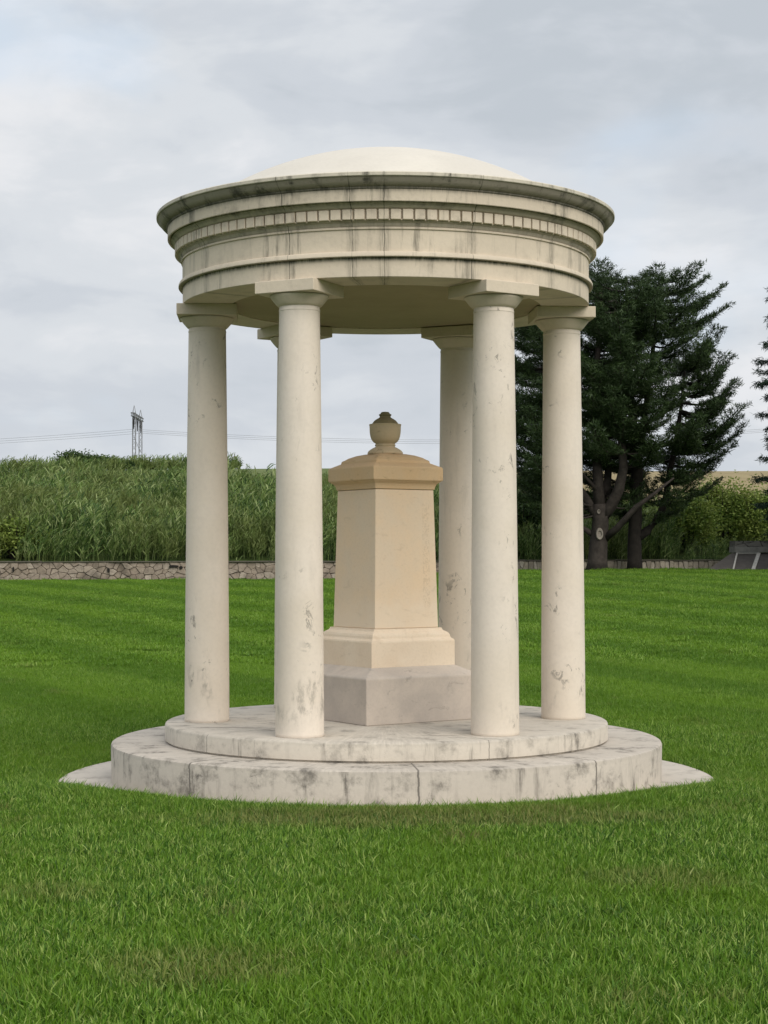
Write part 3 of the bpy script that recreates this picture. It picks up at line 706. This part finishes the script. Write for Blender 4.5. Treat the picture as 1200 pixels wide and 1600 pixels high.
# ------------------------------------------------------------------ trees
def branch_tree(name, label, cat, base, stems, env, zlo, ztop, seed, leafmat, barkmat, group, droop=0., cuts=(), nlev=30, cy=0., cx=0., tuft=.17, dens=1., extra_tubes=()):
    """stems: list of polylines (local coords) with radii. env(z, azimuth)->radius of the crown about (cx,cy)"""
    rg = random.Random(seed); rng = np.random.default_rng(seed)
    t = empty(name, base); tag(t, label, cat, group)
    wood = MB()
    for pts_, rad in stems: wood.tube(pts_, rad, 9)
    for pts_, rad in extra_tubes: wood.tube(pts_, rad, 6)
    br = MB(); TP = []; TD = []
    for lv in range(nlev):
        z = zlo + (ztop-zlo)*((lv+rg.random()*.35)/nlev)
        nb = rg.randint(7, 9)
        a0 = rg.random()*6.28
        for k in range(nb):
            az = a0+6.283*k/nb+rg.uniform(-.35, .35); Rr = env(z, az)*rg.uniform(.72, 1.08)
            if Rr <= 0: continue
            if Rr < .25: Rr = .25
            tipp = Vector((cx+Rr*math.cos(az), cy+Rr*math.sin(az), z+rg.uniform(-.10, .14)))
            # root: nearest stem point a bit below
            best = None
            for pts_, rad in stems:
                for i in range(len(pts_)-1):
                    p, q = Vector(pts_[i]), Vector(pts_[i+1])
                    zt_ = z - .12*Rr*(1-droop*2)
                    if q.z <= p.z: continue
                    u = min(1, max(0, (zt_-p.z)/(q.z-p.z))); s = p.lerp(q, u)
                    dd_ = (s-tipp).length + abs(s.z-zt_)*2
                    if best is None or dd_ < best[0]: best = (dd_, s)
            s = best[1]; n = 7; path = []
            for i in range(n):
                u = i/(n-1); p = s.lerp(tipp, u)
                p.z += (-.10*Rr*math.sin(u*math.pi) + .07*Rr*u*u)*(1-droop) - droop*Rr*.22*u*u
                p += Vector((rg.gauss(0, .03), rg.gauss(0, .03), rg.gauss(0, .025)))*(1 if 0 < i else 0)
                path.append(p)
            br.tube(path, [max(.008, (.012+.011*Rr)*(1-.85*i/(n-1))) for i in range(n)], 4, False)
            # side twigs -> flat plate of foliage
            Lb = (path[-1]-path[0]).length; nt_ = max(6, int(Lb*6.4*dens))
            for j in range(nt_):
                u = .28+.72*(j+rg.random()*.5)/nt_; f = u*(n-1); i = min(n-2, int(f)); p = path[i].lerp(path[i+1], f-i)
                d_ = (path[i+1]-path[i]).normalized(); sd_ = d_.cross(Vector((0, 0, 1))).normalized()*(1 if j % 2 else -1)
                tl = (.20+.62*(1-u)*min(1, Lb/2.5)+.15*rg.random())*(.7 if Lb < 1.2 else 1)
                dirv = (d_*.75+sd_*.8+Vector((0, 0, .12-droop*.6))).normalized()
                m_ = max(3, int(tl/.06))
                for q in range(m_):
                    c = p+dirv*tl*(q+.5)/m_
                    TP.append((c.x, c.y, c.z)); dv = (dirv+Vector((rg.gauss(0, .35), rg.gauss(0, .35), .35-droop*1.4+rg.gauss(0, .2))))
                    TD.append(tuple(dv))
            for q in range(3): TP.append(tuple(path[-1]+Vector((rg.gauss(0, .05), rg.gauss(0, .05), rg.uniform(0, .06))))); TD.append(tuple((path[-1]-path[-2]).normalized()+Vector((0, 0, .3-droop))))
    o = wood.build('trunk', barkmat, t, True); br.build('branches', barkmat, t, True)
    TP = np.array(TP); TD = np.array(TD); TD /= np.linalg.norm(TD, axis=1, keepdims=True)
    nn = 9; P0 = np.repeat(TP, nn, 0)+rng.normal(0, 1, (len(TP)*nn, 3))*np.array([.055, .055, .03]); D = np.repeat(TD, nn, 0)+rng.normal(0, .62, (len(TP)*nn, 3)); D /= np.linalg.norm(D, axis=1, keepdims=True)
    m_ = len(P0); V, Q, T_ = blades(P0, D, rng.uniform(.6, 1.15, m_)*tuft, rng.uniform(.014, .026, m_), .15)
    cr = link_mesh('crown', mesh_qt('crown', V, Q, T_), leafmat, t)
    for (p, rx, rz, dv) in cuts:
        b = MB(); dv = Vector(dv).normalized(); p = Vector(p); s = dv.cross(Vector((0, 0, 1))).normalized(); u = Vector((0, 0, 1))
        n = 18; ring = lambda k_, off: [p+dv*off+s*rx*k_*math.cos(6.283*i/n)+u*rz*k_*math.sin(6.283*i/n) for i in range(n)]
        V = ring(1.15, -.06)+ring(1.0, .03)+ring(.62, .02)+ring(.55, -.02)
        F = [(r_*n+i, r_*n+(i+1) % n, (r_+1)*n+(i+1) % n, (r_+1)*n+i) for r_ in range(3) for i in range(n)]+[tuple(range(3*n, 4*n))]
        b.add(V, F); b.build('branch_scar', M['cut'], t)
    print(name, len(TP)*nn); return t
dA, dB = 58., 59.2
bA = P(930, 890, dA); bA.z = float(lawn_z(bA.x, bA.y)); bB = P(988, 889, dB); bB.z = float(lawn_z(bB.x, bB.y))
def loc(base, pl, d, dy=None):
    out = []
    for i, q in enumerate(pl):
        v = P(q[0], q[1], d)-base; v.y = q[2] if len(q) > 2 else 0.; out.append(tuple(v))
    return out
def lrp(t, tab):
    for (a, b), (c, d_) in zip(tab, tab[1:]):
        if t <= c: return b+(d_-b)*(t-a)/(c-a)
    return tab[-1][1]
stA = [(loc(bA, [(929, 896), (930, 880), (932, 850), (935, 820), (934, 790)], dA), [.40, .33, .30, .28, .26]),
       (loc(bA, [(934, 795), (932, 760, .1), (931, 700, .2), (930, 620, .2), (934, 540, .2), (940, 458, .2)], dA), [.22, .18, .15, .12, .09, .03]),
       (loc(bA, [(937, 812), (950, 795, -.1), (962, 768, -.3), (969, 735, -.4), (966, 690, -.4), (968, 620, -.3), (962, 520, -.2), (958, 452, -.1)], dA), [.22, .20, .18, .15, .13, .11, .08, .03]),
       (loc(bA, [(936, 800), (948, 770, .5), (953, 730, .8), (950, 660, 1.), (945, 560, 1.2)], dA), [.16, .14, .12, .10, .05]),
       (loc(bA, [(932, 812), (912, 780, .1), (885, 740, .3), (868, 690, .4), (862, 600, .5), (868, 520, .5)], dA), [.18, .15, .12, .10, .08, .03])]
exA = [(loc(bA, [(940, 846), (958, 828, -.5), (985, 796, -.9), (1010, 777, -1.1), (1040, 752, -1.3)], dA), [.13, .115, .09, .06, .03]),
       (loc(bA, [(928, 840), (905, 826, .1), (880, 820, .2), (850, 800, .3)], dA), [.12, .09, .06, .03]),
       (loc(bA, [(930, 795), (905, 790, -.2), (885, 788, -.4)], dA), [.05, .04, .02]), (loc(bA, [(931, 770), (908, 745, -.2), (890, 725, -.4)], dA), [.08, .05, .03])]
cxA = (905-930)*dA/FPX; cxB = (996-988)*dB/FPX
HA = lambda py: EYE-(py-872)/FPX*dA-bA.z
HB = lambda py: EYE-(py-872)/FPX*dB-bB.z
tabA = [(HA(860), .3), (HA(800), 2.2), (HA(740), 3.2), (HA(680), 3.4), (HA(600), 3.5), (HA(520), 3.2), (HA(460), 2.7), (HA(430), 1.9), (HA(410), .7)]
def envA(z, az):
    r = lrp(z, tabA)
    if z < HA(705) and math.cos(az) > -.45 and math.sin(az) < .35: return 0
    return r*(1+.10*math.sin(az*3+z*1.7)+.08*math.sin(az*5-z*2.3))
tabB = [(HB(830), .4), (HB(790), 1.9), (HB(745), 2.7), (HB(700), 3.7), (HB(640), 3.6), (HB(600), 3.1), (HB(565), 3.4), (HB(510), 3.1), (HB(480), 2.75), (HB(450), 2.45), (HB(420), 1.7), (HB(402), .8)]
def envB(z, az):
    r = lrp(z, tabB)
    if z < HB(715) and math.cos(az) < .35 and math.sin(az) < .45: return 0
    return r*(1+.07*math.sin(az*3+z*2.1+1)+.07*math.sin(az*5-z*1.3))
branch_tree('pine_tree', 'dark multi-stemmed pine with oval branch scars on its grey trunk, beside the right column', 'tree', bA, stA, envA, HA(800), HA(430), 5, M['pine'], M['bark'], 'two pines on the lawn edge', cx=cxA, nlev=21,
            cuts=[(loc(bA, [(932, 837)], dA)[0][:1]+(-.32,)+loc(bA, [(932, 837)], dA)[0][2:], .11, .18, (0, -1, 0)), (loc(bA, [(931, 802)], dA)[0][:1]+(-.27,)+loc(bA, [(931, 802)], dA)[0][2:], .05, .07, (0, -1, 0))], extra_tubes=exA)
stB = [(loc(bB, [(988, 898), (988, 880), (988, 850), (990, 800), (993, 740), (992, 700)], dB), [.30, .25, .235, .22, .20, .18]),
       (loc(bB, [(992, 702), (985, 640, .1), (982, 560, .2), (978, 480, .1), (977, 432, 0)], dB), [.17, .13, .10, .06, .02]),
       (loc(bB, [(993, 715), (1003, 660, -.2), (1012, 590, -.3), (1020, 520, -.3), (1028, 440, -.2)], dB), [.14, .11, .09, .06, .02]),
       (loc(bB, [(990, 845), (1008, 832), (1026, 812), (1037, 785), (1042, 750), (1052, 700), (1062, 640), (1070, 560)], dB), [.16, .15, .14, .12, .11, .09, .06, .03])]
branch_tree('pine_tree', 'tall dark pine with a plain slender trunk and a long low limb reaching right', 'tree', bB, stB, envB, HB(815), HB(417), 9, M['pine'], M['bark_dark'], 'two pines on the lawn edge', cx=cxB, nlev=24)
bS = P(1292, 888, 57); bS.z = float(lawn_z(bS.x, bS.y))
HS = lambda py: EYE-(py-872)/FPX*57-bS.z
tabS = [(0.3, 1.7), (2.5, 2.1), (HS(700), 2.15), (HS(600), 2.15), (HS(480), 2.0), (HS(400), 1.4), (HS(250), .2)]
branch_tree('spruce_tree', 'dark spruce with drooping branches cut off by the right edge of the photo', 'tree', bS, [([(0, 0, -.3), (0, 0, 3), (.05, 0, 8), (0, 0, HS(250))], [.35, .28, .16, .03])],
            lambda z, az: lrp(z, tabS)*(1+.12*math.sin(az*4+z*3.1)), .7, HS(255), 21, M['spruce'], M['bark_dark'], None, droop=.55, nlev=36, dens=1.1)

# ------------------------------------------------------------------ shrubs
def shrub(name, label, base, rx, ry, h, mat, seed, n=5200, leaf=.11, group=None):
    rng = np.random.default_rng(seed); t = empty(name, base); tag(t, label, 'bush', group)
    b = MB(); rg = random.Random(seed)
    for k in range(9):
        a = rg.uniform(0, 6.28); q = rg.uniform(.3, .75)
        b.tube([(0, 0, -.1), (q*rx*.5*math.cos(a), q*ry*.5*math.sin(a), h*.45), (q*rx*math.cos(a), q*ry*math.sin(a), h*.85)], [.04, .03, .01], 5)
    b.build('stems', M['bark_dark'], t)
    nc = 46; cc = []
    for k in range(nc):
        a = rng.uniform(0, 6.28); e = rng.uniform(0, 1)**.7; q = rng.uniform(.45, .95)
        cc.append((q*rx*math.cos(a)*math.cos(e*1.4), q*ry*math.sin(a)*math.cos(e*1.4), h*(.12+.78*math.sin(e*1.5)*q+.1*rng.random())))
    cc = np.array(cc); P0 = cc[rng.integers(0, nc, n)]+rng.normal(0, 1, (n, 3))*np.array([.17*rx, .17*ry, .11*h])
    P0[:, 2] = np.maximum(P0[:, 2], .02)
    D = rng.normal(0, 1, (n, 3)); D[:, 2] = np.abs(D[:, 2])*.7; D /= np.linalg.norm(D, axis=1, keepdims=True)
    V, Q, T_ = blades(P0, D, rng.uniform(.7, 1.2, n)*leaf, rng.uniform(.4, .6, n)*leaf, .3)
    link_mesh('foliage', mesh_qt('foliage', V, Q, T_), mat, t); return t
def hp(px, y): x_ = (px-600)/FPX*(y+CAMD); return Vector((x_, y, float(hill_z(x_, y))))
shrub('broadleaf_bush', 'rounded yellow-green bush on the bank just right of the pines', hp(1072, 50.5), 1.5, 1.0, 2.0, M['bush'], 1, 8000, group='yellow-green bushes on the bank')
shrub('broadleaf_bush', 'wide yellow-green bush on the bank, middle one between the pines and the spruce', hp(1128, 52.0), 1.7, 1.1, 2.5, M['bush'], 2, 8000, group='yellow-green bushes on the bank')
shrub('broadleaf_bush', 'yellow-green bush on the bank partly behind the spruce', hp(1186, 51.5), 1.6, 1.1, 2.3, M['bush'], 3, 8000, group='yellow-green bushes on the bank')
shrub('leafy_bush', 'low light green leafy bush at the foot of the bank, far left edge', hp(18, 48.6), 1.3, .7, 1.35, M['bush'], 6, 4200, .13)
shrub('pale_bush', 'pale-leaved bush behind the wall seen between the two right columns', hp(828, 54), .95, .8, 2.75, M['palebush'], 4, 2600, .14)
shrub('dark_bush', 'dark bush behind the wall low between the two right columns', hp(815, 50), 1.1, .8, 1.9, M['darkbush'], 5)
for i, (px, lb, rx_, hh) in enumerate(((112, 'tallest dark bush on the far crest, at its left end', 1.7, 1.25), (150, 'dark bush on the far crest, second from the left', 1.7, .95), (188, 'small dark bush on the far crest just left of the pylon', 1.3, .6), (225, 'low dark bush on the far crest just right of the pylon', 1.3, .5))):
    shrub('crest_bush', lb, hp(px, 98), rx_, 1.0, hh, M['darkbush'], 40+i, 2600, .16, 'dark bushes on the far crest')

# ------------------------------------------------------------------ pylon and power lines
dl, dr = 444., 457.
def lattice(b, c, half, z0, z1, n, r=.055):
    legs = [(-1, -1), (1, -1), (1, 1), (-1, 1)]
    for lx, ly in legs: b.tube([c+Vector((lx*half, ly*half, z0)), c+Vector((lx*half*.9, ly*half*.9, z1))], r*1.2, 4)
    for i in range(n):
        za = z0+(z1-z0)*i/n; zb_ = z0+(z1-z0)*(i+1)/n
        for k in range(4):
            p, q = legs[k], legs[(k+1) % 4]
            if i % 2: p, q = q, p
            b.tube([c+Vector((p[0]*half, p[1]*half, za)), c+Vector((q[0]*half, q[1]*half, zb_))], r*.8, 4)
            if i % 3 == 0: b.tube([c+Vector((p[0]*half, p[1]*half, za)), c+Vector((q[0]*half, q[1]*half, za))], r*.8, 4)
pl = P(206, 872, dl); pr = P(216, 872, dr); mid = (pl+pr)/2; z0 = 6.0
py = empty('transmission_pylon', (mid.x, mid.y, z0)); tag(py, 'distant grey lattice power pylon with two pointed peaks on the left horizon', 'pylon')
zz = lambda yp, d: EYE-(yp-872)/FPX*d-z0
cl = Vector((pl.x-mid.x, pl.y-mid.y, 0)); crr = Vector((pr.x-mid.x, pr.y-mid.y, 0))
b = MB(); lattice(b, cl, .42, 0, zz(653, dl), 22); b.build('mast', M['steel'], py)
b = MB(); lattice(b, crr, .42, 0, zz(659, dr), 22); b.build('mast', M['steel'], py)
b = MB(); n = 10; zc0, zc1 = zz(652, dl), zz(647, dl)
e0 = cl+(cl-crr).normalized()*3.4; e1 = crr+(crr-cl).normalized()*3.4; sd_ = Vector((1, 0, 0))*.38
for s_ in (-1, 1):
    for z_ in (zc0, zc1): b.tube([e0+sd_*s_+Vector((0, 0, z_)), e1+sd_*s_+Vector((0, 0, z_))], .09, 4)
    for i in range(n):
        p = e0.lerp(e1, i/n); q = e0.lerp(e1, (i+1)/n); za, zb_ = (zc0, zc1) if i % 2 else (zc1, zc0)
        b.tube([p+sd_*s_+Vector((0, 0, za)), q+sd_*s_+Vector((0, 0, zb_))], .07, 4)
for i in range(n+1):
    p = e0.lerp(e1, i/n)
    for z_ in (zc0, zc1): b.tube([p-sd_+Vector((0, 0, z_)), p+sd_+Vector((0, 0, z_))], .07, 4)
b.build('crossarm', M['steel'], py)
for c_, yy, dd_ in ((cl, 634, dl), (crr, 641, dr)):
    b = MB(); top = c_+Vector((0, 0, zz(yy, dd_)))
    for lx, ly in ((-1, -1), (1, -1), (1, 1), (-1, 1)): b.tube([c_+Vector((lx*.40, ly*.4, zc1)), top], .055, 4)
    b.build('peak', M['steel'], py)
att = []
for u in (-.05, .5, 1.05):
    p = cl.lerp(crr, u); b = MB(); bot = p+Vector((0, 0, zc0-3.2)); att.append(Vector((mid.x, mid.y, z0))+bot)
    for s_ in (-1, 1): b.tube([p+(crr-cl).normalized()*s_*1.3+Vector((0, 0, zc0)), bot], .13, 5)
    b.build('insulator_string', M['glassins'], py)
b = MB()
for za in (.18, .32, .46, .60, .74):
    zq = zz(653, dl)*za; b.tube([cl+Vector((0, 0, zq)), crr+Vector((0, 0, zq+3))], .05, 4); b.tube([cl+Vector((0, 0, zq+3)), crr+Vector((0, 0, zq))], .05, 4)
b.build('cross_bracing', M['steel'], py)
names_ = ('upper', 'middle', 'lower')
for i, a_ in enumerate(att):
    for side in (0, 1):
        b = MB(); ptsw = []
        xs_ = np.linspace(0, 190 if side else -110, 40)
        for xx in xs_:
            if side: z_ = a_.z + (-2.9*(1-((xx-82)/82)**2) if xx < 300 else 0) + (0 if xx < 82 else .0)
            else: z_ = a_.z + xx*.085 + .0004*xx*xx - .0*i
            ptsw.append((xx, 0, z_-a_.z))
        b.tube(ptsw, .030, 4, False); o = b.build('power_line', M['cable']); o.location = a_
        tag(o, ('%s cable running %s from the pylon' % (names_[i], 'right behind the columns and urn' if side else 'left to the edge of the photo')), 'cable', 'power lines strung from the pylon')
